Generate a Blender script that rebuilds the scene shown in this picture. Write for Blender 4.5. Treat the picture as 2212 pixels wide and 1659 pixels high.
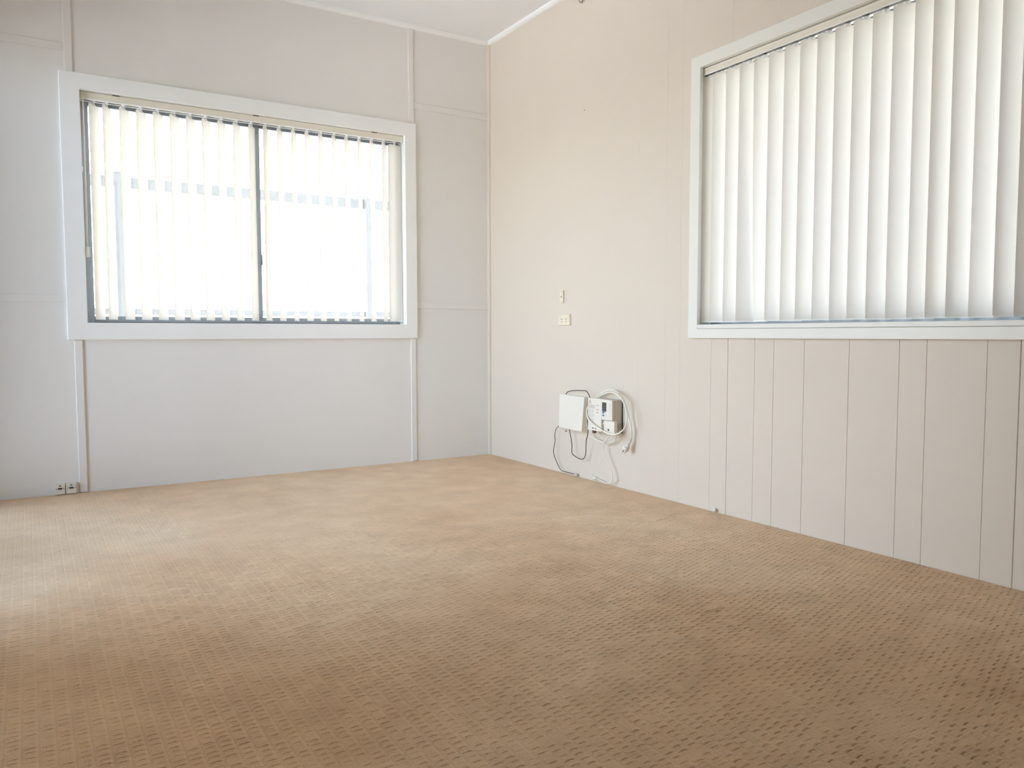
import bpy, bmesh, math, random
import numpy as np
from mathutils import Vector, Matrix

random.seed(7)
scene = bpy.context.scene
for o in list(bpy.data.objects):
    bpy.data.objects.remove(o, do_unlink=True)
COL = scene.collection

H = 2.70            # ceiling height
XL = -3.10          # wall beside the camera
YF = -6.20          # wall behind the camera
TH = 0.12           # wall thickness

# ------------------------------------------------------------------ camera
W_PX, H_PX = 2212, 1659
cam_data = bpy.data.cameras.new('camera')
cam = bpy.data.objects.new('camera', cam_data)
COL.objects.link(cam)
cam_data.sensor_width = 36.0
cam_data.lens = 1692.23 / W_PX * 36.0
cam_data.clip_start = 0.02
right = Vector((0.85034, -0.52623, -0.00163))
up = Vector((0.03501, 0.05348, 0.99796))
fwd = Vector((0.52506, 0.84866, -0.06390))
cam.matrix_world = Matrix(((right.x, up.x, -fwd.x, -2.63215),
                           (right.y, up.y, -fwd.y, -4.53449),
                           (right.z, up.z, -fwd.z, 0.80532),
                           (0, 0, 0, 1)))
scene.camera = cam

# ------------------------------------------------------------------ sky, sun, exposure
SKY, SKY_SAT, SUN, EXPO = 2.5, 0.78, 10.0, 0.27
scene.view_settings.view_transform = 'Standard'
scene.view_settings.look = 'None'
scene.view_settings.gamma = 1.0
scene.view_settings.use_curve_mapping = False
scene.view_settings.exposure = EXPO


world = bpy.data.worlds.new('sky')
scene.world = world
world.use_nodes = True
wn = world.node_tree.nodes
wl = world.node_tree.links
sky = wn.new('ShaderNodeTexSky')
sky.sky_type = 'NISHITA'
sky.sun_disc = False
sky.sun_elevation = math.radians(60)
sky.sun_rotation = 0.0
sky.dust_density = 3.0
sky.air_density = 1.0
hsv = wn.new('ShaderNodeHueSaturation')          # hazy, half overcast daylight
hsv.inputs['Saturation'].default_value = SKY_SAT
wl.new(sky.outputs['Color'], hsv.inputs['Color'])
wl.new(hsv.outputs['Color'], wn['Background'].inputs['Color'])
wn['Background'].inputs['Strength'].default_value = SKY

sun_data = bpy.data.lights.new('sun', 'SUN')
sun_data.energy = SUN
sun_data.angle = math.radians(0.8)
sun_data.color = (1.0, 0.97, 0.92)
sun = bpy.data.objects.new('sun', sun_data)
COL.objects.link(sun)
sun.location = (-1.4, 9.0, 14.0)
sun.rotation_euler = Vector((0.0, -0.50, -0.87)).to_track_quat('-Z', 'Y').to_euler()

def portal(name, loc, rot, sx, sy):
    d = bpy.data.lights.new(name, 'AREA')
    d.shape = 'RECTANGLE'
    d.size, d.size_y = sx, sy
    d.cycles.is_portal = True
    o = bpy.data.objects.new(name, d)
    o.location, o.rotation_euler = loc, rot
    COL.objects.link(o)
portal('window_portal', (-1.487, 0.16, 1.44), (math.radians(-90), 0, 0), 1.80, 1.20)
portal('side_window_portal', (0.16, -3.355, 1.42), (0, math.radians(90), 0), 1.20, 2.95)
portal('door_portal', (XL - 0.15, -1.11, 1.15), (0, math.radians(-90), 0), 2.30, 1.90)

scene.cycles.max_bounces = 14
scene.cycles.diffuse_bounces = 9
scene.cycles.glossy_bounces = 4
scene.cycles.transmission_bounces = 8
scene.cycles.transparent_max_bounces = 16
scene.cycles.sample_clamp_indirect = 6.0
scene.cycles.caustics_reflective = False
scene.cycles.caustics_refractive = False
scene.cycles.use_denoising = True

# ------------------------------------------------------------------ materials
def lin(c):
    return tuple(((v / 255) / 12.92 if v <= 10 else (((v / 255) + 0.055) / 1.055) ** 2.4) for v in c)

def mat(name, rgb, rough=0.5, spec=0.3, metal=0.0, var=0.03, scale=6.0, bump=0.0, bump_scale=200.0):
    m = bpy.data.materials.new(name)
    m.use_nodes = True
    nt = m.node_tree
    b = nt.nodes['Principled BSDF']
    base = lin(rgb)
    b.inputs['Roughness'].default_value = rough
    b.inputs['Specular IOR Level'].default_value = spec
    b.inputs['Metallic'].default_value = metal
    tc = nt.nodes.new('ShaderNodeTexCoord')
    n = nt.nodes.new('ShaderNodeTexNoise')
    n.inputs['Scale'].default_value = scale
    n.inputs['Detail'].default_value = 3
    nt.links.new(tc.outputs['Object'], n.inputs['Vector'])
    r = nt.nodes.new('ShaderNodeValToRGB')
    r.color_ramp.elements[0].position = 0.3
    r.color_ramp.elements[1].position = 0.7
    r.color_ramp.elements[0].color = tuple(v * (1 - var) for v in base) + (1,)
    r.color_ramp.elements[1].color = tuple(min(1, v * (1 + var)) for v in base) + (1,)
    nt.links.new(n.outputs['Fac'], r.inputs['Fac'])
    nt.links.new(r.outputs['Color'], b.inputs['Base Color'])
    if bump:
        n2 = nt.nodes.new('ShaderNodeTexNoise')
        n2.inputs['Scale'].default_value = bump_scale
        nt.links.new(tc.outputs['Object'], n2.inputs['Vector'])
        bp = nt.nodes.new('ShaderNodeBump')
        bp.inputs['Strength'].default_value = bump
        bp.inputs['Distance'].default_value = 0.002
        nt.links.new(n2.outputs['Fac'], bp.inputs['Height'])
        nt.links.new(bp.outputs['Normal'], b.inputs['Normal'])
    return m

M = {}
M['wall'] = mat('wall_paint', (216, 206, 193), 0.45, 0.25, var=0.012, scale=1.5, bump=0.06, bump_scale=90)
M['wall_bounce_tone'] = mat('bounce_toned_wall_paint', (234, 232, 229), 0.5, 0.25, var=0.012, scale=1.5, bump=0.06, bump_scale=90)  # copy of the wall paint, greyer and lighter to put bounce light in colour
M['ceiling'] = mat('ceiling_paint', (238, 239, 240), 0.7, 0.2, var=0.01, scale=1.2)
M['trim'] = mat('trim_gloss_paint', (246, 247, 246), 0.3, 0.4, var=0.01)
M['trim_dimmed'] = mat('dimmed_trim_paint', (232, 231, 225), 0.35, 0.35, var=0.01)  # duller copy of the trim paint, offsets strong light on the second window
M['frame'] = mat('window_aluminium', (146, 154, 162), 0.4, 0.4, metal=0.1, var=0.03)
M['rail'] = mat('cream_rail_enamel', (232, 226, 212), 0.35, 0.4, var=0.01)
M['plastic'] = mat('white_plastic', (230, 225, 213), 0.35, 0.4, var=0.015)
M['cream'] = mat('cream_plastic', (232, 223, 202), 0.35, 0.4, var=0.015)
M['body_grey'] = mat('grey_plastic', (200, 195, 182), 0.4, 0.35, var=0.015)
M['recess'] = mat('recess_plastic', (172, 162, 144), 0.5, 0.3)
M['dark'] = mat('dark_recess', (60, 56, 50), 0.6, 0.2)
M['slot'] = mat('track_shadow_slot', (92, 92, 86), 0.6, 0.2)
M['black'] = mat('black_cable_rubber', (38, 34, 31), 0.5, 0.3)
M['brown'] = mat('brown_gland', (96, 72, 60), 0.5, 0.3)
M['display'] = mat('dark_display', (52, 55, 56), 0.25, 0.5, var=0.1, scale=120)
M['display_line'] = mat('display_grey_mark', (110, 114, 114), 0.4, 0.3)
M['blue'] = mat('blue_button', (72, 120, 150), 0.4, 0.4)
M['print'] = mat('printed_grey_ink', (178, 174, 167), 0.7, 0.1)
M['print_dark'] = mat('printed_dark_ink', (95, 90, 84), 0.7, 0.1)
M['cord'] = mat('white_cord_pvc', (236, 231, 219), 0.4, 0.4, var=0.01)
M['steel'] = mat('dull_steel', (140, 132, 112), 0.4, 0.5, metal=0.7)
M['mark_grey'] = mat('grey_symbol', (140, 140, 138), 0.6, 0.2)
M['post'] = mat('pale_painted_steel', (95, 97, 97), 0.45, 0.3)
M['weight'] = mat('slat_weight_plastic', (244, 244, 242), 0.4, 0.3)

def slat_material(name, rgb, trans, mix):
    m = bpy.data.materials.new(name)
    m.use_nodes = True
    nt = m.node_tree
    for n in list(nt.nodes):
        if n.type != 'OUTPUT_MATERIAL':
            nt.nodes.remove(n)
    out = [n for n in nt.nodes if n.type == 'OUTPUT_MATERIAL'][0]
    d = nt.nodes.new('ShaderNodeBsdfDiffuse')
    t = nt.nodes.new('ShaderNodeBsdfTranslucent')
    mx = nt.nodes.new('ShaderNodeMixShader')
    tc = nt.nodes.new('ShaderNodeTexCoord')
    w = nt.nodes.new('ShaderNodeTexNoise')
    w.inputs['Scale'].default_value = 900
    nt.links.new(tc.outputs['Object'], w.inputs['Vector'])
    r = nt.nodes.new('ShaderNodeValToRGB')
    c = lin(rgb)
    r.color_ramp.elements[0].color = tuple(v * 0.97 for v in c) + (1,)
    r.color_ramp.elements[1].color = tuple(c) + (1,)
    nt.links.new(w.outputs['Fac'], r.inputs['Fac'])
    nt.links.new(r.outputs['Color'], d.inputs['Color'])
    t.inputs['Color'].default_value = lin(trans) + (1,)
    mx.inputs['Fac'].default_value = mix
    nt.links.new(d.outputs[0], mx.inputs[1])
    nt.links.new(t.outputs[0], mx.inputs[2])
    nt.links.new(mx.outputs[0], out.inputs['Surface'])
    return m
M['slat'] = slat_material('slat_fabric', (238, 234, 226), (243, 239, 231), 0.21)
M['slat_dimmed'] = slat_material('dimmed_slat_fabric', (232, 227, 217), (239, 236, 229), 0.135)  # slat copy that passes less light, to dim the closed blind

def glass_material(name, tint):
    m = bpy.data.materials.new(name)
    m.use_nodes = True
    nt = m.node_tree
    for n in list(nt.nodes):
        if n.type != 'OUTPUT_MATERIAL':
            nt.nodes.remove(n)
    out = [n for n in nt.nodes if n.type == 'OUTPUT_MATERIAL'][0]
    tr = nt.nodes.new('ShaderNodeBsdfTransparent')
    tr.inputs['Color'].default_value = tint + (1,)
    gl = nt.nodes.new('ShaderNodeBsdfGlossy')
    gl.inputs['Roughness'].default_value = 0.02
    fr = nt.nodes.new('ShaderNodeFresnel')
    fr.inputs['IOR'].default_value = 1.45
    mx = nt.nodes.new('ShaderNodeMixShader')
    nt.links.new(fr.outputs[0], mx.inputs['Fac'])
    nt.links.new(tr.outputs[0], mx.inputs[1])
    nt.links.new(gl.outputs[0], mx.inputs[2])
    nt.links.new(mx.outputs[0], out.inputs['Surface'])
    return m
M['glass'] = glass_material('window_glass', (0.95, 0.96, 0.96))
M['glass_tint'] = glass_material('door_glass', (0.93, 0.95, 0.95))

def carpet_material():
    m = bpy.data.materials.new('looped_wool_carpet')
    m.use_nodes = True
    nt = m.node_tree
    b = nt.nodes['Principled BSDF']
    b.inputs['Roughness'].default_value = 0.95
    b.inputs['Specular IOR Level'].default_value = 0.05
    b.inputs['Sheen Weight'].default_value = 0.15
    b.inputs['Sheen Roughness'].default_value = 0.6
    tc = nt.nodes.new('ShaderNodeTexCoord')
    def noise(scale, detail=3):
        n = nt.nodes.new('ShaderNodeTexNoise')
        n.inputs['Scale'].default_value = scale
        n.inputs['Detail'].default_value = detail
        nt.links.new(tc.outputs['Object'], n.inputs['Vector'])
        return n
    big, mid, fine = noise(1.1, 2), noise(7, 4), noise(420, 2)
    def ramp(n, a, c, p0, p1):
        r = nt.nodes.new('ShaderNodeValToRGB')
        r.color_ramp.elements[0].position, r.color_ramp.elements[1].position = p0, p1
        r.color_ramp.elements[0].color = tuple(a) + (1,)
        r.color_ramp.elements[1].color = tuple(c) + (1,)
        nt.links.new(n.outputs['Fac'], r.inputs['Fac'])
        return r
    base = ramp(big, lin(CARPET_A), lin(CARPET_B), 0.35, 0.65)
    stain = ramp(mid, (0.90, 0.88, 0.86), (1.06, 1.06, 1.06), 0.3, 0.7)
    yarn = ramp(fine, (0.88, 0.88, 0.88), (1.09, 1.09, 1.09), 0.3, 0.7)
    def mul(x, y):
        k = nt.nodes.new('ShaderNodeMix')
        k.data_type = 'RGBA'
        k.blend_type = 'MULTIPLY'
        k.inputs[0].default_value = 1.0
        nt.links.new(x, k.inputs[6])
        nt.links.new(y, k.inputs[7])
        return k.outputs[2]
    c = mul(mul(base.outputs['Color'], stain.outputs['Color']), yarn.outputs['Color'])
    nt.links.new(c, b.inputs['Base Color'])
    bp = nt.nodes.new('ShaderNodeBump')
    bp.inputs['Strength'].default_value = 0.35
    bp.inputs['Distance'].default_value = 0.002
    nt.links.new(fine.outputs['Fac'], bp.inputs['Height'])
    nt.links.new(bp.outputs['Normal'], b.inputs['Normal'])
    return m
CARPET_A, CARPET_B = (217, 190, 155), (208, 175, 136)
M['carpet'] = carpet_material()
M['ground'] = mat('pale_dry_ground', (205, 202, 195), 0.9, 0.1, var=0.08, scale=2.0)

# ------------------------------------------------------------------ mesh helpers
def origin_of(p):
    v = Vector((0, 0, 0))
    while p:
        v = v + p.location
        p = p.parent
    return v

class MB:
    """collects shapes in world coordinates, links them as one mesh object"""
    def __init__(self):
        self.v, self.f, self.smooth = [], [], []
    def add(self, vs, fs, smooth=False):
        n = len(self.v)
        self.v += [tuple(p) for p in vs]
        self.f += [tuple(i + n for i in f) for f in fs]
        self.smooth += [smooth] * len(fs)
        return self
    def hexa(self, p):       # p: 4 corners of one face, then the 4 opposite ones
        return self.add(p, [(0, 3, 2, 1), (4, 5, 6, 7), (0, 1, 5, 4), (1, 2, 6, 5), (2, 3, 7, 6), (3, 0, 4, 7)])
    def box(self, x0, x1, y0, y1, z0, z1):
        return self.hexa([(x0, y0, z0), (x1, y0, z0), (x1, y1, z0), (x0, y1, z0),
                          (x0, y0, z1), (x1, y0, z1), (x1, y1, z1), (x0, y1, z1)])
    def prism(self, poly, axis, a, b):   # poly: 2-D outline, extruded along an axis
        def P(p, t):
            return {'x': (t, p[0], p[1]), 'y': (p[0], t, p[1]), 'z': (p[0], p[1], t)}[axis]
        n = len(poly)
        vs = [P(p, a) for p in poly] + [P(p, b) for p in poly]
        fs = [tuple(range(n))[::-1], tuple(range(n, 2 * n))]
        fs += [(i, (i + 1) % n, (i + 1) % n + n, i + n) for i in range(n)]
        return self.add(vs, fs)
    def cone(self, a, b, ra, rb, seg=16, smooth=True):
        a, b = Vector(a), Vector(b)
        d = (b - a).normalized()
        u = d.orthogonal().normalized()
        w = d.cross(u)
        vs = []
        for c, r in ((a, ra), (b, rb)):
            for k in range(seg):
                t = 2 * math.pi * k / seg
                vs.append(c + r * (math.cos(t) * u + math.sin(t) * w))
        n0 = len(self.v)
        self.add(vs, [(k, (k + 1) % seg, (k + 1) % seg + seg, k + seg) for k in range(seg)], smooth)
        self.add([], [])
        self.v = self.v
        self.f += [tuple(n0 + k for k in range(seg))[::-1], tuple(n0 + seg + k for k in range(seg))]
        self.smooth += [False, False]
        return self
    def tube(self, path, r, seg=10, sub=6):
        P = [Vector(p) for p in path]
        pts = []
        for i in range(len(P) - 1):
            p0, p1, p2, p3 = P[max(0, i - 1)], P[i], P[i + 1], P[min(len(P) - 1, i + 2)]
            for k in range(sub):
                t = k / sub
                pts.append(0.5 * ((2 * p1) + (p2 - p0) * t + (2 * p0 - 5 * p1 + 4 * p2 - p3) * t * t
                                  + (3 * p1 - p0 - 3 * p2 + p3) * t ** 3))
        pts.append(P[-1])
        n = len(pts)
        T = [(pts[min(i + 1, n - 1)] - pts[max(i - 1, 0)]).normalized() for i in range(n)]
        u = T[0].orthogonal().normalized()
        vs, fs = [], []
        for i in range(n):
            u = (u - T[i] * u.dot(T[i])).normalized()
            w = T[i].cross(u)
            for k in range(seg):
                t = 2 * math.pi * k / seg
                vs.append(pts[i] + r * (math.cos(t) * u + math.sin(t) * w))
        for i in range(n - 1):
            for k in range(seg):
                a, b = i * seg + k, i * seg + (k + 1) % seg
                fs.append((a, b, b + seg, a + seg))
        n0 = len(self.v)
        self.add(vs, fs, True)
        self.f += [tuple(n0 + k for k in range(seg))[::-1], tuple(n0 + (n - 1) * seg + k for k in range(seg))]
        self.smooth += [False, False]
        return self
    def build(self, name, m, parent=None, bevel=0.0, seg=2):
        off = origin_of(parent)
        if parent is None:
            xs = np.array(self.v)
            lo, hi = xs.min(0), xs.max(0)
            off = Vector(((lo[0] + hi[0]) / 2, (lo[1] + hi[1]) / 2, lo[2]))
        me = bpy.data.meshes.new(name)
        me.from_pydata([tuple(Vector(p) - off) for p in self.v], [], self.f)
        me.update()
        bm = bmesh.new()
        bm.from_mesh(me)
        bmesh.ops.recalc_face_normals(bm, faces=bm.faces)
        bm.to_mesh(me)
        bm.free()
        for poly, s in zip(me.polygons, self.smooth):
            poly.use_smooth = s
        me.materials.append(m)
        o = bpy.data.objects.new(name, me)
        COL.objects.link(o)
        if parent is None:
            o.location = off
        else:
            o.parent = parent
        if bevel:
            b = o.modifiers.new('bevel', 'BEVEL')
            b.width = bevel
            b.segments = seg
            b.limit_method = 'ANGLE'
            b.angle_limit = math.radians(40)
        return o

def tag(o, label=None, cat=None, group=None, kind=None):
    if label: o['label'] = label
    if cat: o['category'] = cat
    if group: o['group'] = group
    if kind: o['kind'] = kind
    return o

def thing(name, loc, label, cat, group=None, kind=None):
    o = bpy.data.objects.new(name, None)
    o.empty_display_size = 0.05
    o.location = loc
    COL.objects.link(o)
    return tag(o, label, cat, group, kind)


# ------------------------------------------------------------------ floor: woven loop carpet
def carpet_floor():
    CU, CV = 0.030, 0.020
    fu = np.array([0.0, 0.06, 0.16, 0.30, 0.5, 0.70, 0.84, 0.94])
    fv = np.arange(12) / 12.0
    nu, nv = int(math.ceil(-XL / CU)), int(math.ceil(4.4 / CV))
    us = (np.arange(nu)[:, None] + fu[None, :]).ravel()
    vs = (np.arange(nv)[:, None] + fv[None, :]).ravel()
    us = us[us * CU < -XL]
    us = np.append(us, -XL / CU)
    vs = np.append(vs, nv)
    U, V = np.meshgrid(us, vs, indexing='ij')
    ci = np.floor(U + 1e-6).astype(int)
    a = U - ci
    rng = np.random.default_rng(3)
    shift = 0.5 * (ci % 2) - 0.26 * np.abs(2 * a - 1) ** 1.5 + 0.10     # brick offset, scalloped tuft ends
    vv = V + shift + 0.5
    cj = np.floor(vv).astype(int)
    b = vv - cj                                                  # the gap between tufts lies at b = 0.5
    depth = np.clip(rng.normal(0.62, 0.32, (nu + 3, nv + 4)), 0.0, 1.0)
    lift = rng.normal(0, 0.00025, (nu + 3, nv + 4))
    off = rng.uniform(-0.10, 0.10, (nu + 3, nv + 4))
    def smooth_noise(n, amp):
        g = rng.uniform(0, 1, (n + 2, n + 2))
        x, y = U / us.max() * n, V / vs.max() * n
        i, j = np.floor(x).astype(int), np.floor(y).astype(int)
        s, t = x - i, y - j
        s, t = s * s * (3 - 2 * s), t * t * (3 - 2 * t)
        return amp * ((g[i, j] * (1 - s) + g[i + 1, j] * s) * (1 - t) + (g[i, j + 1] * (1 - s) + g[i + 1, j + 1] * s) * t)
    wear = 0.45 + smooth_noise(11, 0.5) + smooth_noise(33, 0.5)
    eu = np.minimum(a, 1 - a)
    e = b - 0.5 - off[ci, cj]
    span = 1.0 / (1.0 + np.exp(-(eu - 0.20) / 0.05))             # dash in the middle of the tuft only
    tuft_gap = (np.exp(-(e / 0.085) ** 2) * 0.0056 - np.exp(-((e - 0.20) / 0.13) ** 2) * 0.0013) * depth[ci, cj] * wear * span
    col_groove = np.exp(-(eu / 0.07) ** 2) * 0.0007 * (0.3 + 0.5 * wear)
    Z = -0.0030 + lift[ci, cj] * span - col_groove - tuft_gap
    X, Y = -U * CU, -V * CV
    # raised ridge and a snagged loop in the pile, where the photo shows them
    for (px, py, L, ang, hgt) in ((-0.28, -2.00, 0.13, 0.35, 0.0035), (-0.95, -2.93, 0.045, 0.1, 0.0045), (-0.09, -1.36, 0.05, 0.2, 0.004)):
        dx, dy = X - px, Y - py
        s = dx * math.cos(ang) + dy * math.sin(ang)
        t = -dx * math.sin(ang) + dy * math.cos(ang)
        Z += hgt * np.exp(-(s / L) ** 4) * np.exp(-((t + 0.006 * np.cos(s * 60)) / 0.009) ** 2)
    Z += smooth_noise(14, 0.0012)
    n, k = U.shape
    co = np.stack([X, Y, Z], -1).reshape(-1, 3).astype(np.float32)
    idx = np.arange(n * k).reshape(n, k)
    q = np.stack([idx[:-1, :-1], idx[:-1, 1:], idx[1:, 1:], idx[1:, :-1]], -1).reshape(-1, 4)
    # plain strip of carpet behind the camera
    y_end = float(Y.min())
    base = len(co)
    extra = np.array([(0, y_end, -0.004), (0, YF, -0.004), (XL, YF, -0.004), (XL, y_end, -0.004)], np.float32)
    co = np.concatenate([co, extra])
    q = np.concatenate([q, [[base, base + 1, base + 2, base + 3]]]).astype(np.int32)
    me = bpy.data.meshes.new('floor')
    me.vertices.add(len(co))
    me.vertices.foreach_set('co', co.ravel())
    me.loops.add(len(q) * 4)
    me.loops.foreach_set('vertex_index', q.ravel())
    me.polygons.add(len(q))
    me.polygons.foreach_set('loop_start', np.arange(0, len(q) * 4, 4, dtype=np.int32))
    me.polygons.foreach_set('use_smooth', np.ones(len(q), dtype=bool))
    me.update(calc_edges=True)
    me.materials.append(M['carpet'])
    o = bpy.data.objects.new('floor', me)
    COL.objects.link(o)
    return o
tag(carpet_floor(), 'tan looped carpet with rows of small tufts covering the floor', 'carpet', kind='structure')

# ------------------------------------------------------------------ room shell
def struct(name, mb, m, label, cat, bevel=0.0):
    return tag(mb.build(name, m, bevel=bevel), label, cat, kind='structure')

struct('ceiling', MB().box(XL - TH, TH, YF - TH, TH, H, H + 0.1), M['ceiling'], 'flat pale grey ceiling above the corner', 'ceiling')

W1 = dict(x0=-2.365, x1=-0.611, z0=0.865, z1=2.024)
mb = MB()
mb.box(XL - TH, W1['x0'] - 0.012, 0, TH, -0.02, H).box(W1['x1'] + 0.012, TH, 0, TH, -0.02, H)
mb.box(W1['x0'] - 0.012, W1['x1'] + 0.012, 0, TH, -0.02, W1['z0'] - 0.012)
mb.box(W1['x0'] - 0.012, W1['x1'] + 0.012, 0, TH, W1['z1'] + 0.012, H)
struct('wall_back', mb, M['wall_bounce_tone'], 'pale sheeted wall, greyed in the paint for bounce light, with cover battens around the half open window', 'wall')

W2 = dict(y0=-1.908, y1=-4.800, z0=0.846, z1=1.998)
def grooved_wall():
    # vertical board grooves: joints every 1.2 m, random grooves between
    pat = [0.0, 0.15, 0.25, 0.40, 0.60, 0.80, 0.90, 1.10]
    gs = []
    for j in range(-1, 7):
        for k, p in enumerate(pat):
            y = -(0.893 + (j - 0) * 1.2 + p)
            if -0.05 > y > YF + 0.05:
                gs.append((y, k == 0))
    gs.sort(reverse=True)
    def profile(ya, yb, fill):
        pts = [(0.0, ya)]
        for y, joint in gs:
            if ya - 0.02 > y > yb + 0.02:
                s = min(1.0, max(0.10, (-y - 0.9) / 1.5)) * fill
                w, d = (0.0019, 0.0036) if joint else (0.0012, 0.0018)
                w, d = w * (0.55 + 0.45 * s), d * s
                pts += [(0.0, y + w), (d, y), (0.0, y - w)]
        pts.append((0.0, yb))
        return pts + [(TH, yb), (TH, ya)]
    def mbprism(mb, poly, z0, z1):
        n = len(poly)
        vs = [(p[0], p[1], z0) for p in poly] + [(p[0], p[1], z1) for p in poly]
        fs = [(i, (i + 1) % n, (i + 1) % n + n, i + n) for i in range(n)]
        mb.add(vs, fs)
    mb = MB()
    ya, yb = W2['y0'] + 0.012, W2['y1'] - 0.012
    mbprism(mb, profile(0.0, ya, 0.6), -0.02, H)
    mbprism(mb, profile(ya, yb, 1.0), -0.02, W2['z0'] - 0.012)
    mbprism(mb, profile(ya, yb, 0.22), W2['z1'] + 0.012, H)
    mbprism(mb, profile(yb, YF, 1.0), -0.02, H)
    # closed reveal edges round the opening
    mb.add([(0, ya, W2['z0'] - .012), (TH, ya, W2['z0'] - .012), (TH, yb, W2['z0'] - .012), (0, yb, W2['z0'] - .012)], [(0, 1, 2, 3)])
    mb.add([(0, ya, W2['z1'] + .012), (TH, ya, W2['z1'] + .012), (TH, yb, W2['z1'] + .012), (0, yb, W2['z1'] + .012)], [(0, 1, 2, 3)])
    return mb
struct('wall_right', grooved_wall(), M['wall'], 'cream wall of vertically grooved boards on the right', 'wall')

D1 = dict(y0=-0.16, y1=-2.06, z1=2.30)
mb = MB()
mb.box(XL - TH, XL, D1['y0'], 0, -0.02, H).box(XL - TH, XL, YF, D1['y1'], -0.02, H)
mb.box(XL - TH, XL, D1['y1'], D1['y0'], D1['z1'], H)
struct('wall_left', mb, M['wall'], 'cream wall beside the camera with a glazed door', 'wall')
M['bounce_brown'] = mat('bounce_cutting_brown', (150, 118, 92), 0.5, 0.3, var=0.1, scale=3)  # brown made up for the unseen rear wall, to cut its bounce light
struct('wall_front', MB().box(XL - TH, TH, YF - TH, YF, -0.02, H), M['bounce_brown'], 'unseen wall behind the camera, browned to cut bounce light', 'wall')

# glazed sliding door in the wall beside the camera (just outside the frame)
door = thing('door_1', (XL, -1.16, 0), 'glazed sliding door in the wall left of the view', 'door', kind='structure')
mb = MB()
xa, xb = XL - 0.09, XL - 0.04
mb.box(xa, xb, D1['y0'] - 0.05, D1['y0'], 0.0, D1['z1']).box(xa, xb, D1['y1'], D1['y1'] + 0.05, 0, D1['z1'])
mb.box(xa, xb, D1['y1'] + .05, D1['y0'] - .05, D1['z1'] - 0.05, D1['z1']).box(xa, xb, D1['y1'] + .05, D1['y0'] - .05, 0.0, 0.05)
mb.box(xa + .005, xb - .005, -1.18, -1.14, 0.05, D1['z1'] - 0.05)
mb.build('door_frame', M['frame'], door)
for (a, b) in ((D1['y0'] - .05, -1.14), (-1.18, D1['y1'] + .05)):
    MB().box(xa + .022, xa + .028, b, a, 0.05, D1['z1'] - .05).build('pane', M['glass_tint'], door)

# cornice, corner bead, cover battens
nt_ = [0]
def trim(mb, label, m=None, bevel=0.003):
    nt_[0] += 1
    struct('trim_%d' % nt_[0], mb, m or M['wall_bounce_tone'], label, 'trim', bevel)
q = [(0, 0)] + [(-0.024 * math.cos(t), -0.024 * math.sin(t)) for t in np.linspace(0, math.pi / 2, 7)]
def quad(sx, sy, r):
    return [(0, 0)] + [(sx * r * math.cos(t), sy * r * math.sin(t)) for t in np.linspace(0, math.pi / 2, 8)]
trim(MB().prism([(y, H + z) for y, z in quad(-1, -1, 0.024)], 'x', XL, 0), 'white quarter round cornice above the sheeted wall', M['trim'], 0)
trim(MB().prism([(x, H + z) for x, z in quad(-1, -1, 0.024)], 'y', YF, -0.0), 'white quarter round cornice above the cream board wall', M['trim'], 0)
trim(MB().prism(quad(-1, -1, 0.017), 'z', 0.0, H - 0.02), 'cream quarter round bead in the room corner', M['wall'], 0)
BT = 0.008
trim(MB().box(-2.428, -2.390, -BT, 0, 2.105, H - 0.02), 'vertical cover batten above the left end of the half open window')
trim(MB().box(-2.428, -2.390, -BT, 0, 0.0, 0.778), 'vertical cover batten below the left end of the half open window')
trim(MB().box(-0.577, -0.542, -BT, 0, 2.105, H - 0.02), 'vertical cover batten above the right end of the half open window')
trim(MB().box(-0.577, -0.542, -BT, 0, 0.0, 0.778), 'vertical cover batten below the right end of the half open window')
trim(MB().box(-0.541, -0.012, -BT, 0, 2.199, 2.238), 'short level cover batten high up beside the room corner')
trim(MB().box(XL, -2.429, -BT, 0, 2.203, 2.240), 'level cover batten high up at the left edge of the view')
trim(MB().box(-0.535, -0.006, -BT * 0.7, 0, 0.966, 1.004), 'low level cover batten between half open window and room corner')
trim(MB().box(XL, -2.456, -BT * 0.7, 0, 0.966, 1.004), 'low level cover batten at the left edge of the view')

# ------------------------------------------------------------------ window 1 (half open blind)
win1 = thing('window_1', (-1.487, 0, 0.779), 'wide window with white architrave and half open vertical blind in the sheeted wall', 'window', kind='structure')
A = dict(x0=-2.455, x1=-0.536, z0=0.779, z1=2.104)
def architrave(mb, P, o, i, t):
    """picture-frame architrave as one ring; P maps (along, z, depth) to world"""
    (a0, a1, b0, b1), (c0, c1, d0, d1) = o, i
    O = [(a0, b0), (a1, b0), (a1, b1), (a0, b1)]
    I = [(c0, d0), (c1, d0), (c1, d1), (c0, d1)]
    vs = [P(p[0], p[1], d) for d in (0, t) for R_ in (O, I) for p in R_]
    fs = []
    for k in range(4):
        n = (k + 1) % 4
        fs += [(8 + k, 8 + n, 12 + n, 12 + k), (k, 4 + k, 4 + n, n), (k, n, 8 + n, 8 + k), (4 + k, 12 + k, 12 + n, 4 + n)]
    mb.add(vs, fs)
mb = MB()
architrave(mb, lambda a, z, d: (a, -d, z), (A['x0'], A['x1'], A['z0'], A['z1']), (W1['x0'], W1['x1'], W1['z0'], W1['z1']), 0.020)
mb.build('architrave', M['trim'], win1, 0.0025)
mb = MB()
j = 0.012
mb.box(W1['x0'] - j, W1['x0'], 0, TH, W1['z0'] - j, W1['z1'] + j).box(W1['x1'], W1['x1'] + j, 0, TH, W1['z0'] - j, W1['z1'] + j)
mb.box(W1['x0'], W1['x1'], 0, TH, W1['z0'] - j, W1['z0']).box(W1['x0'], W1['x1'], 0, TH, W1['z1'], W1['z1'] + j)
mb.build('jamb', M['trim'], win1)
FY0, FY1, FW = 0.078, 0.118, 0.040
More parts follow.
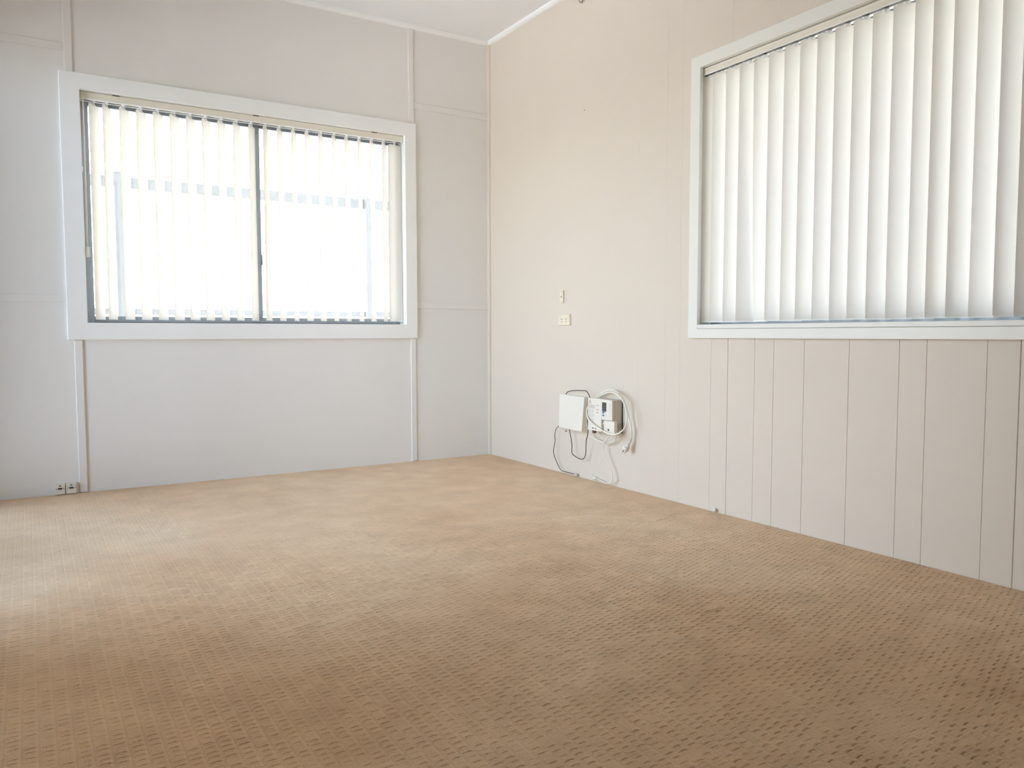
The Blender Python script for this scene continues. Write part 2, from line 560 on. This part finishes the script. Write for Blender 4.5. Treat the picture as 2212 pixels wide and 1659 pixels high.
mb = MB()
mb.box(W1['x0'], W1['x0'] + FW, FY0, FY1, W1['z0'], W1['z1']).box(W1['x1'] - FW - .012, W1['x1'], FY0, FY1, W1['z0'], W1['z1'])
mb.box(W1['x0'] + FW, W1['x1'] - FW - .012, FY0, FY1, W1['z0'], W1['z0'] + FW - .004).box(W1['x0'] + FW, W1['x1'] - FW - .012, FY0, FY1, W1['z1'] - FW - .012, W1['z1'])
mb.box(W1['x0'] + FW, W1['x1'] - FW - .012, FY0 - .006, FY0, W1['z0'] + 0.006, W1['z0'] + 0.010)
mb.box(W1['x0'] + FW, W1['x1'] - FW - .012, FY0 - .004, FY0, W1['z1'] - FW - .012, W1['z1'] - FW - .006)
mb.build('window_frame', M['frame'], win1, 0.002)
mb = MB().box(-1.505, -1.467, FY0 - .004, FY1, W1['z0'] + FW - .004, W1['z1'] - FW - .012)
mb.box(-1.471, -1.464, FY0 - .012, FY0 - .004, 1.20, 1.26)
mb.build('mullion', M['frame'], win1, 0.002)
for a, b in ((W1['x0'] + FW, -1.505), (-1.467, W1['x1'] - FW - .012)):
    MB().box(a, b, 0.096, 0.101, W1['z0'] + FW - .004, W1['z1'] - FW - .012).build('pane', M['glass'], win1)

# ------------------------------------------------------------------ window 2 (closed blind)
win2 = thing('window_2', (0, -3.30, 0.785), 'wide window with slim white architrave and closed vertical blind in the cream board wall', 'window', kind='structure')
mb = MB()
architrave(mb, lambda a, z, d: (-d, a, z), (W2['y1'] - 0.040, -1.864, 0.784, 2.050), (W2['y1'], -1.922, 0.8265, W2['z1']), 0.020)
mb.build('architrave', M['trim_dimmed'], win2, 0.002)
MB().box(-0.018, 0.03, W2['y1'] + .001, W2['y0'] - .001, 0.8275, 0.846).build('sill', M['trim_dimmed'], win2, 0.0015)
mb = MB()
mb.box(0, TH, W2['y0'], W2['y0'] + j, W2['z0'] - j, W2['z1'] + j).box(0, TH, W2['y1'] - j, W2['y1'], W2['z0'] - j, W2['z1'] + j)
mb.box(0, TH, W2['y1'], W2['y0'], W2['z1'], W2['z1'] + j).box(0.03, TH, W2['y1'], W2['y0'], W2['z0'] - j, W2['z0'])
mb.build('jamb', M['trim_dimmed'], win2)
mb = MB()
FX0, FX1 = 0.082, 0.118
mb.box(FX0, FX1, W2['y0'] - FW, W2['y0'], W2['z0'], W2['z1']).box(FX0, FX1, W2['y1'], W2['y1'] + FW, W2['z0'], W2['z1'])
mb.box(FX0, FX1, W2['y1'] + FW, W2['y0'] - FW, W2['z0'], W2['z0'] + FW).box(FX0, FX1, W2['y1'] + FW, W2['y0'] - FW, W2['z1'] - FW, W2['z1'])
mb.build('window_frame', M['frame'], win2, 0.002)
MB().box(FX0 - .003, FX1, -3.400, -3.310, W2['z0'] + FW, W2['z1'] - FW).build('mullion', M['frame'], win2, 0.002)
for a, b in ((-3.310, W2['y0'] - FW), (W2['y1'] + FW, -3.400)):
    MB().box(0.098, 0.103, a, b, W2['z0'] + FW, W2['z1'] - FW).build('pane', M['glass'], win2)

# ------------------------------------------------------------------ vertical blinds
HW = 0.0445
def slat_mesh(P, along, inward, zt, zb, at, ab, bow):
    """one hanging slat: P pivot (x, y); 'along' and 'inward' unit directions; angle twists from at (top) to ab (bottom)"""
    mb = MB()
    NU, NV = 6, 22
    vs, fs = [], []
    for i in range(NV + 1):
        t = i / NV
        ang = at + (ab - at) * (t ** 1.2)
        z = zt + (zb - zt) * t
        for k in range(NU + 1):
            s = (k / NU * 2 - 1)
            c = bow * (1 - s * s)
            dx, dy = math.cos(ang) * s * HW - math.sin(ang) * c, math.sin(ang) * s * HW + math.cos(ang) * c
            zz = z
            if i == 0 and k in (0, NU):
                zz -= 0.004
            if i == NV and k in (0, NU):
                zz += 0.003
            vs.append((P[0] + along[0] * dx + inward[0] * dy, P[1] + along[1] * dx + inward[1] * dy, zz))
    for i in range(NV):
        for k in range(NU):
            a = i * (NU + 1) + k
            fs.append((a, a + 1, a + NU + 2, a + NU + 1))
    return mb.add(vs, fs, True)

def oriented_box(mb, P, along, inward, ang, hl, ht, z0, z1, s0=0.0):
    ca, sa = math.cos(ang), math.sin(ang)
    d = (along[0] * ca + inward[0] * sa, along[1] * ca + inward[1] * sa)
    n = (-along[0] * sa + inward[0] * ca, -along[1] * sa + inward[1] * ca)
    c = (P[0] + d[0] * s0, P[1] + d[1] * s0)
    def Q(s, t, z):
        return (c[0] + d[0] * s + n[0] * t, c[1] + d[1] * s + n[1] * t, z)
    return mb.hexa([Q(-hl, -ht, z0), Q(hl, -ht, z0), Q(hl, ht, z0), Q(-hl, ht, z0),
                    Q(-hl, -ht, z1), Q(hl, -ht, z1), Q(hl, ht, z1), Q(-hl, ht, z1)])

def add_slat(blind, P, along, inward, zt, zb, at, ab, bow, zrail, fabric):
    s = slat_mesh(P, along, inward, zt, zb, at, ab, bow).build('slat', fabric, blind)
    h = MB()
    h.box(P[0] - .0035, P[0] + .0035, P[1] - .0035, P[1] + .0035, zt - 0.004, zrail)
    oriented_box(h, P, along, inward, at, 0.009, 0.005, zrail - 0.007, zrail - .001)
    oriented_box(h, P, along, inward, at, 0.0065, 0.0045, zt - 0.006, zt + 0.005)
    oriented_box(h, P, along, inward, at, 0.020, 0.0016, zt - 0.001, zt + 0.0035, -0.012)
    h.build('hanger', M['weight'], s)
    w = MB()
    oriented_box(w, P, along, inward, ab, HW - 0.002, 0.0014, zb - 0.002, zb + 0.004)
    w.build('bottom_weight', M['weight'], s)
    return s

# the half open blind: 22 slats, all turned about 51 degrees
blind1 = thing('vertical_blind', (-1.487, 0.03, 0.882), 'cream vertical blind with slats turned half open in the sheeted wall window', 'blind')
ZR = 1.990
mb = MB().box(W1['x0'] + .004, W1['x1'] - .003, 0.006, 0.050, ZR, 2.0225)
hr = mb.build('headrail', M['rail'], blind1, 0.002)
mb = MB().box(W1['x0'] + .006, W1['x1'] - .005, 0.004, 0.010, ZR - .006, ZR).box(W1['x0'] + .006, W1['x1'] - .005, 0.046, 0.052, ZR - .006, ZR)
mb.build('rail_lip', M['weight'], hr)
for cx in (-2.20, -1.50, -0.80):
    MB().box(cx - .016, cx + .016, 0.003, 0.006, 2.0195, 2.0235).build('mounting_clip', M['slot'], hr)
MB().box(W1['x0'] + .010, W1['x1'] - .009, 0.011, 0.045, ZR - .0012, ZR).build('track_shade_strip', M['slot'], hr)  # dark strip paints the shade inside the open channel
XS = [-2.302, -2.243, -2.163, -2.083, -2.002, -1.921, -1.841, -1.762, -1.682, -1.601, -1.520, -1.443, -1.363, -1.283,
      -1.203, -1.123, -1.043, -0.965, -0.885, -0.806, -0.727, -0.6605]
AS = [56, 59, 53, 51, 49, 48, 49.5, 50, 52, 51, 53.5, 57, 52.5, 54.5, 51, 51, 52, 50, 51, 49.5, 48, 5]
for x, a in zip(XS, AS):
    at = math.radians(a)
    ab = at + math.radians(random.uniform(-3, 3) - (5 if a < 40 else 0))
    add_slat(blind1, (x, 0.030), (1, 0), (0, 1), 1.968, 0.884, at, ab, 0.0012, ZR, M['slat'])
wd = MB().tube([(-2.3505, -0.004, 1.998), (-2.3515, -0.006, 1.70), (-2.3535, -0.006, 1.245)], 0.0035, 8, 3).build('wand', M['cord'], blind1)
MB().box(-2.364, -2.343, -0.016, 0.002, 1.196, 1.246).build('wand_weight', M['plastic'], wd, 0.002)
cc = MB().tube([(-2.3635, 0.012, 1.99), (-2.364, 0.014, 1.62), (-2.3635, 0.016, 1.25)], 0.0009, 6, 3).build('pull_cord', M['cord'], blind1)
MB().cone((-2.3635, 0.013, 1.625), (-2.3635, 0.013, 1.650), 0.004, 0.004, 8).build('chain_joiner', M['plastic'], cc)

# the closed blind: slats overlap, the fifth one hangs twisted
blind2 = thing('vertical_blind', (0.03, -3.30, 0.858), 'white vertical blind with closed overlapping slats in the board wall window', 'blind')
ZR2 = 1.966
mb = MB().box(0.006, 0.050, W2['y1'] + .003, W2['y0'] - .003, ZR2, 1.9955)
hr2 = mb.build('headrail', M['rail'], blind2, 0.002)
MB().box(0.004, 0.006, W2['y1'] + .004, W2['y0'] - .004, ZR2 - .002, ZR2 + .002).box(0.0055, 0.006, W2['y1'] + .004, W2['y0'] - .004, ZR2 + .0215, ZR2 + .0245).build('rail_lip', M['weight'], hr2)
MB().box(0.0075, 0.0270, W2['y1'] + .008, W2['y0'] - .008, ZR2 - .0012, ZR2).build('track_shade_strip', M['slot'], hr2)  # dark strip in place of the shaded channel under the rail
YS = [-1.9388, -2.0118, -2.0905, -2.1658, -2.2441, -2.3214, -2.4, -2.4754, -2.5542, -2.633, -2.7095, -2.7877, -2.8666,
      -2.9474, -3.0128, -3.0833, -3.1607, -3.2353, -3.300, -3.376] + [-3.452 - .0765 * k for k in range(16)]
AB = [40, 39, 39, 41, -8, 30, 31, 32, 33, 36, 34, 40, 37, 36, 42, 44, 33, 46, 40, 36] + [36] * 16
for y, ab in zip(YS, AB):
    zb = 0.858 + random.uniform(-0.0015, 0.0015)
    add_slat(blind2, (0.030, y), (0, -1), (1, 0), 1.957, zb, math.radians(36), math.radians(ab), 0.0015, ZR2, M['slat_dimmed'])

# ------------------------------------------------------------------ fittings on the cream board wall
def screw(mb, x, y, z, r=0.003):
    mb.cone((x, y, z), (x - 0.0012, y, z), r, r, 12)

# double power point
po = thing('power_outlet', (0, -0.8635, 0.852), 'cream double power outlet on the board wall, below the slim wall plate', 'power outlet')
MB().hexa([(0, -.8065, .8525), (0, -.9205, .8525), (0, -.9205, .9178), (0, -.8065, .9178),
           (-.011, -.809, .855), (-.011, -.918, .855), (-.011, -.918, .9153), (-.011, -.809, .9153)]).build('faceplate', M['cream'], po, 0.0015)
for y in (-.8215, -.9055):
    MB().box(-.0145, -.010, y - .0065, y + .0065, .898, .911).build('switch', M['cream'], po, 0.0012)
for cy in (-.842, -.885):
    mb = MB()
    for s in (-1, 1):
        mb.hexa([(-.0105, cy + s * .0065 - .0012, .8855), (-.0105, cy + s * .0065 + .0012, .8855), (-.0105, cy + s * .0045 + .0012, .8925), (-.0105, cy + s * .0045 - .0012, .8925),
                 (-.0118, cy + s * .0065 - .0012, .8855), (-.0118, cy + s * .0065 + .0012, .8855), (-.0118, cy + s * .0045 + .0012, .8925), (-.0118, cy + s * .0045 - .0012, .8925)])
    mb.box(-.0118, -.0105, cy - .0011, cy + .0011, .8715, .8790)
    mb.build('socket_slots', M['dark'], po)
for y in (-.8150, -.9110):
    mb = MB()
    screw(mb, -.0108, y, .887)
    mb.build('screw_cap', M['rail'], po)

wp = thing('wall_plate', (0, -.836, .983), 'slim upright cream wall plate with one round socket above the power outlet', 'wall plate')
MB().box(-.010, 0, -.8525, -.8195, .983, 1.053).build('faceplate', M['cream'], wp, 0.002)
MB().cone((-.0095, -.8355, 1.017), (-.0115, -.8355, 1.017), .0052, .0046, 14).build('socket', M['steel'], wp)
for z in (1.046, .990):
    mb = MB()
    screw(mb, -.0098, -.836, z, .0022)
    mb.build('screw', M['steel'], wp)

# blank cover box
ba = thing('wall_box', (0, -.963, .264), 'blank cream square box on the board wall, left of the control unit', 'box')
fr = [(-.0265, -.8440, .4600), (-.0265, -1.080, .4545), (-.0445, -1.080, .2645), (-.0445, -.8620, .2680)]
bk = [(0, -.842, .4600), (0, -1.080, .4575), (0, -1.080, .2560), (0, -.842, .2640)]
MB().hexa(bk + fr).build('cover', M['plastic'], ba, 0.003)
MB().cone((0.0, -.8785, .2455), (-.010, -.8785, .2455), .0022, .0030, 10).build('fixing_screw', M['steel'], ba)

# control / back-up supply unit
un = thing('power_supply_unit', (0, -1.275, .284), 'white supply unit with dark display and two blue buttons on the board wall', 'control unit')
D = 0.0705
MB().box(-.058, 0, -1.376, -1.172, .290, .4605).build('housing', M['body_grey'], un, 0.003)
MB().box(-D, -.058, -1.2885, -1.172, .2885, .4610).build('label_panel', M['plastic'], un, 0.0015)
MB().box(-D, -.058, -1.376, -1.2895, .3545, .4605).build('display_panel', M['plastic'], un, 0.0015)
MB().box(-.062, -.057, -1.311, -1.2885, .291, .3545).build('recess', M['recess'], un)
MB().box(-.064, -.0615, -1.308, -1.292, .3300, .3365).build('latch', M['rail'], un, 0.0008)
bd = MB().box(-D - .001, -.05, -1.397, -1.3115, .2855, .3520).build('battery_door', M['plastic'], un, 0.002)
MB().cone((-D - .001, -1.3507, .3050), (-D - .0035, -1.3507, .3050), .0062, .0056, 16).build('lock', M['steel'], bd)
MB().box(-.005, .0, -1.3795, -1.180, .286, .456).build('back_plate', M['dark'], un, 0.002)
MB().box(-.030, -.012, -1.3785, -1.3755, .303, .336).build('side_label', M['print'], un)
dp = MB().box(-D - .0012, -D, -1.3295, -1.2955, .3985, .4460).build('display', M['display'], un, 0.0006)
mb = MB()
for k in range(4):
    mb.box(-D - .0018, -D - .0011, -1.3255, -1.2995, .4385 - .0110 * k - .0028, .4385 - .0110 * k + .0020)
mb.build('display_rows', M['display_line'], dp)
for z in (.3935 - .0005, .3775):
    MB().cone((-D, -1.3052, z), (-D - .003, -1.3052, z), .0056, .0050, 16).build('button', M['blue'], un)
mb = MB()
for z in (.3925, .3770):
    mb.box(-D - .0004, -D, -1.322, -1.315, z - .001, z + .001).box(-D - .0004, -D, -1.331, -1.327, z - .0008, z + .0008)
for k in range(6):
    z = .4405 - .0098 * k
    mb.box(-D - .0004, -D, -1.3625, -1.3570, z - .0007, z + .0007).box(-D - .0004, -D, -1.3595, -1.3580, z - .0022, z)
mb.build('small_print', M['print'], un)
# warning triangle and lines of small text on the label panel
mb = MB()
tri = [(-1.1800, .4310), (-1.2010, .4310), (-1.1905, .4535)]
def bar2(mb, p, q, w, x0=-D, t=.0004):
    p, q = Vector((p[0], p[1])), Vector((q[0], q[1]))
    d = (q - p).normalized()
    n = Vector((-d.y, d.x)) * w / 2
    c = [p + n, q + n, q - n, p - n]
    mb.hexa([(x0, v.x, v.y) for v in c] + [(x0 - t, v.x, v.y) for v in c])
for k in range(3):
    bar2(mb, tri[k], tri[(k + 1) % 3], .0012)
bar2(mb, (-1.1905, .4475), (-1.1905, .4385), .0020)
bar2(mb, (-1.1905, .4360), (-1.1905, .4340), .0020)
mb.build('warning_symbol', M['print_dark'], un)
mb = MB()
def text_rows(mb, z, n, y0, y1, step, h, ragged):
    for k in range(n):
        zz = z - step * k
        e = y1 + (random.uniform(0, .012) if ragged else 0)
        y = y0
        while y > e:
            w = random.uniform(.004, .011)
            yy = max(e, y - w)
            mb.box(-D - .0004, -D, yy, y, zz - h, zz)
            y = yy - .0016
text_rows(mb, .4250, 5, -1.1780, -1.2340, .0040, .0021, False)
text_rows(mb, .4010, 5, -1.1780, -1.2310, .0040, .0011, True)
text_rows(mb, .3775, 5, -1.1780, -1.2300, .0040, .0011, True)
text_rows(mb, .3530, 4, -1.1780, -1.2310, .0040, .0011, True)
text_rows(mb, .3330, 3, -1.1780, -1.2290, .0040, .0011, True)
text_rows(mb, .3170, 1, -1.1780, -1.1980, .0040, .0014, False)
mb.build('label_text', M['print'], un)
for z in (.4250, .4020, .3880):
    MB().box(-D - .0005, -D, -1.2640, -1.2460, z - .0011, z + .0011).build('printed_dash', M['print_dark'], un)
for y0, y1, z0, z1 in ((-1.2225, -1.2095, .2990, .3045), (-1.2430, -1.2330, .2985, .3025)):
    MB().box(-D - .0010, -D, y0, y1, z0, z1).build('port', M['dark'], un)
MB().cone((-.036, -1.185, .291), (-.036, -1.185, .269), .013, .0105, 18).build('cable_gland', M['brown'], un)

# ------------------------------------------------------------------ cables
CAB = {
    'BLACK_TOP': [(-0.018, -0.8934, 0.4502), (-0.02, -0.9009, 0.4628), (-0.026, -0.9281, 0.4767), (-0.03, -0.9671, 0.484), (-0.033, -1.0108, 0.4892), (-0.035, -1.0589, 0.4914), (-0.037, -1.1061, 0.4928), (-0.04, -1.1258, 0.4876), (-0.044, -1.1436, 0.4756), (-0.048, -1.1583, 0.4615), (-0.05, -1.1634, 0.4525)],
    'BLACK_LEFT': [(-0.03, -0.8453, 0.2735), (-0.03, -0.8327, 0.2661), (-0.03, -0.8102, 0.2455), (-0.03, -0.8032, 0.2161), (-0.03, -0.8055, 0.1835), (-0.03, -0.7977, 0.1539), (-0.03, -0.7893, 0.1241), (-0.03, -0.7951, 0.096), (-0.03, -0.8144, 0.0698), (-0.028, -0.8328, 0.0435), (-0.024, -0.8483, 0.0229), (-0.02, -0.8671, 0.0131), (-0.017, -0.918, 0.0111), (-0.015, -0.9559, 0.0102), (-0.014, -0.9813, 0.01)],
    'BLACK_LOOP': [(-0.03, -0.9435, 0.2713), (-0.032, -0.949, 0.262), (-0.034, -0.9606, 0.2375), (-0.036, -0.9735, 0.2074), (-0.036, -0.981, 0.1765), (-0.036, -0.9792, 0.1485), (-0.036, -0.984, 0.1293), (-0.036, -1.0105, 0.119), (-0.036, -1.0433, 0.1115), (-0.036, -1.0692, 0.1104), (-0.036, -1.0916, 0.1181), (-0.036, -1.1042, 0.1333), (-0.038, -1.1117, 0.1577), (-0.042, -1.1192, 0.1976), (-0.046, -1.1262, 0.2218), (-0.052, -1.1434, 0.2472), (-0.055, -1.1528, 0.2713), (-0.055, -1.1513, 0.3017), (-0.052, -1.1446, 0.3313), (-0.045, -1.139, 0.3533)],
    'CORD': [(-0.028, -1.4733, 0.2588), (-0.026, -1.4768, 0.2751), (-0.026, -1.4792, 0.2969), (-0.027, -1.4756, 0.3324), (-0.03, -1.4623, 0.3742), (-0.04, -1.4544, 0.4278), (-0.05, -1.4412, 0.4666), (-0.05, -1.4075, 0.4948), (-0.046, -1.3687, 0.5085), (-0.042, -1.3266, 0.5112), (-0.036, -1.2813, 0.5027), (-0.03, -1.2383, 0.4879), (-0.024, -1.2037, 0.4719), (-0.02, -1.1713, 0.4498)],
    'CORD2': [(-0.024, -1.1948, 0.4479), (-0.028, -1.218, 0.4655), (-0.034, -1.2494, 0.482), (-0.042, -1.2948, 0.4938), (-0.05, -1.3452, 0.501), (-0.058, -1.3892, 0.4979), (-0.066, -1.4326, 0.4846), (-0.072, -1.4676, 0.4588), (-0.076, -1.4918, 0.4291), (-0.08, -1.505, 0.4022), (-0.084, -1.508, 0.3674), (-0.087, -1.5006, 0.3369), (-0.089, -1.4788, 0.3136), (-0.09, -1.4472, 0.2971), (-0.09, -1.4081, 0.2889), (-0.09, -1.3683, 0.2901), (-0.09, -1.3219, 0.2997), (-0.088, -1.2721, 0.314), (-0.086, -1.2273, 0.3299), (-0.083, -1.1957, 0.3455), (-0.076, -1.1722, 0.3656), (-0.066, -1.1564, 0.3864), (-0.05, -1.1439, 0.4036), (-0.035, -1.1417, 0.4141)],
    'CORD3': [(-0.04, -1.1271, 0.3175), (-0.035, -1.1257, 0.2863), (-0.032, -1.1276, 0.2671), (-0.03, -1.1426, 0.2532), (-0.03, -1.1706, 0.2398), (-0.03, -1.2105, 0.2311), (-0.03, -1.2527, 0.2266), (-0.03, -1.2941, 0.2277), (-0.03, -1.329, 0.2348), (-0.03, -1.349, 0.2482), (-0.032, -1.361, 0.2662), (-0.034, -1.3706, 0.2857)],
    'WHITE': [(-0.05, -1.3331, 0.2732), (-0.049, -1.3261, 0.2672), (-0.045, -1.3009, 0.2456), (-0.04, -1.2713, 0.2157), (-0.04, -1.2632, 0.196), (-0.04, -1.2718, 0.1708), (-0.04, -1.2927, 0.14), (-0.04, -1.3194, 0.1065), (-0.04, -1.3372, 0.0757), (-0.038, -1.3431, 0.0468), (-0.034, -1.332, 0.0272), (-0.03, -1.3109, 0.0148), (-0.027, -1.2836, 0.0105), (-0.022, -1.2446, 0.0108), (-0.018, -1.2092, 0.0135), (-0.016, -1.1822, 0.0155)],
    'PLUG': [(-0.028, -1.4792, 0.2666), (-0.034, -1.4751, 0.2487), (-0.04, -1.4693, 0.2323), (-0.05, -1.4497, 0.2037)],
    'PLUGEND': [(-0.018, -1.1569, 0.0156), (-0.018, -1.1693, 0.016), (-0.016, -1.1822, 0.0155)],
    'BOX_END': [(-0.014, -0.9799, 0.0098), (-0.014, -0.9998, 0.0096)],
}
c1 = MB().tube(CAB['BLACK_TOP'], .0021).build('black_cable', M['black'])
tag(c1, 'thin black cable arching over the tops of the blank box and the supply unit', 'cable', 'black cables on the board wall')
c2 = MB().tube(CAB['BLACK_LEFT'], .0019).build('black_cable', M['black'])
tag(c2, 'thin black cable from the blank box lower left corner down along the carpet edge', 'cable', 'black cables on the board wall')
MB().box(-.0195, -.0075, -1.0035, -.9775, .0035, .0165).build('connector', M['body_grey'], c2, 0.0015)
c3 = MB().tube(CAB['BLACK_LOOP'], .0021).build('black_cable', M['black'])
tag(c3, 'black cable hanging in a U loop below the blank box', 'cable', 'black cables on the board wall')

pc = MB().tube(CAB['CORD'], .0040).build('power_cord', M['cord'], un)
MB().tube(CAB['CORD2'], .0040).build('coil', M['cord'], pc)
MB().tube(CAB['CORD3'], .0036).build('coil', M['cord'], pc)
PL = [Vector(p) for p in CAB['PLUG']]
pd = (PL[3] - PL[0]).normalized()
p0, p3 = PL[0], PL[3]
L = (p3 - p0).length
mb = MB()
mb.cone(p0 - pd * .004, p0 + pd * L * .36, .0050, .0072)
for k in range(3):
    c = p0 + pd * L * (.10 + .09 * k)
    mb.cone(c, c + pd * .003, .0076, .0076)
mb.cone(p0 + pd * L * .34, p0 + pd * L * .62, .0075, .0165, 20)
mb.cone(p0 + pd * L * .62, p0 + pd * L * .86, .0165, .0185, 20)
plug = mb.build('plug', M['plastic'], pc)
u = pd.orthogonal().normalized()
w = pd.cross(u)
for k in range(3):
    t = 2 * math.pi * k / 3 + 0.5
    c = p0 + pd * L * .86 + .0085 * (math.cos(t) * u + math.sin(t) * w)
    MB().cone(c, c + pd * .017, .0022, .0020, 8).build('pin', M['steel'], pc)

wc = MB().tube(CAB['WHITE'], .0027).build('white_cable', M['cord'])
tag(wc, 'thin white cable hanging from the supply unit to the carpet, ending in a socket', 'cable')
e0, e1, e2 = [Vector(p) for p in CAB['PLUGEND']]
ed = (e2 - e0).normalized()
mb = MB().cone(e2 + ed * .003, e0 + ed * .010, .0035, .0085).cone(e0 + ed * .010, e0 - ed * .004, .0085, .0095)
en = mb.build('connector', M['plastic'], wc)
MB().cone(e0 - ed * .0042, e0 - ed * .0052, .0062, .0062).build('connector_hole', M['dark'], en)

# small hook, nail hole cap, white bead on the carpet edge
hk = MB().tube([(0.0, -1.030, 2.640), (-.008, -1.030, 2.638), (-.014, -1.031, 2.628), (-.014, -1.032, 2.600), (-.018, -1.028, 2.592), (-.024, -1.022, 2.596), (-.027, -1.018, 2.603)], .0024)
tag(hk.build('wall_hook', M['steel']), 'small dull metal hook high on the board wall near the ceiling', 'hook')
tag(MB().cone((0.001, -1.038, 2.0218), (-.004, -1.038, 2.0218), .0018, .0026, 10).build('nail', M['steel']), 'tiny nail in the board wall straight below the metal hook', 'nail')
bead = MB()
for k in range(6):
    t0, t1 = -math.pi / 2 + math.pi * k / 6, -math.pi / 2 + math.pi * (k + 1) / 6
    bead.cone((-.012, -2.040, .0095 + .009 * math.sin(t0)), (-.012, -2.040, .0095 + .009 * math.sin(t1)), max(.0003, .009 * math.cos(t0)), max(.0003, .009 * math.cos(t1)), 14)
tag(bead.build('plastic_bead', M['weight']), 'small round white bead on the carpet against the board wall', 'bead')

# ------------------------------------------------------------------ two data outlets low on the sheeted wall
def data_outlet(x0, x1, label):
    t = thing('data_outlet', ((x0 + x1) / 2, -.01, .0005), label, 'data outlet', 'data outlets low on the grey wall')
    MB().box(x0, x1, -.022, 0, .001, .056).build('housing', M['plastic'], t, 0.002)
    c = (x0 + x1) / 2
    MB().box(c - .0095, c + .0095, -.0226, -.0215, .0275, .0350).build('port', M['dark'], t)
    MB().box(c - .0095, c + .0095, -.0250, -.0220, .0245, .0280).build('port_shutter', M['body_grey'], t)
    for s in (-1, 1):
        MB().cone((c + s * .0165, -.0218, .0310), (c + s * .0165, -.0232, .0310), .0026, .0026, 12).build('screw', M['steel'], t)
    pts = [(c - .0062, .0415), (c + .0068, .0415), (c + .0050, .0470), (c + .0014, .0510), (c - .0010, .0510), (c - .0046, .0470)]
    MB().prism(pts, 'y', -.0226, -.0215).build('symbol', M['mark_grey'], t)
data_outlet(-2.5380, -2.4915, 'white data outlet low on the sheeted wall, left one of the pair')
data_outlet(-2.4885, -2.4420, 'white data outlet low on the sheeted wall, right one of the pair by the batten')

# ------------------------------------------------------------------ outside
GZ = -0.30
struct('ground', MB().box(-40, 40, -40, 60, GZ - 0.2, GZ), M['ground'], 'sunlit pale ground outside the windows', 'ground')
def outside(mb, name, label, cat, group=None):
    tag(mb.build(name, M['post'], bevel=0.004), label, cat, group)
outside(MB().box(-1.955, -1.895, 2.97, 3.03, GZ, 2.19), 'veranda_post', 'pale veranda post seen through the left end of the half open window', 'post', 'veranda posts')
outside(MB().box(0.300, 0.372, 2.97, 3.03, GZ, 2.165), 'veranda_post', 'pale veranda post seen through the right end of the half open window', 'post', 'veranda posts')
outside(MB().box(-6, 4, 3.03, 3.085, 2.062, 2.158), 'veranda_beam', 'pale level veranda beam seen through the half open window', 'beam')
outside(MB().box(-6, 4, 3.03, 3.075, 0.978, 1.032), 'veranda_rail', 'pale level handrail outside low behind the half open window', 'handrail')
tag(MB().box(TH + .002, 1.10, -5.2, 0.1, 2.24, 2.32).build('shading_eave', M['trim']), 'unseen roof eave added to shade the closed blind window', 'eave', kind='structure')  # added out of view to dim sky light on the slats
tag(MB().box(-6.0, 4.0, TH + .002, 3.30, 2.93, 3.00).build('sun_blocking_roof', M['trim']), 'unseen veranda roof added to keep sun out of the half open window', 'roof', kind='structure')  # added above the view to block direct sun
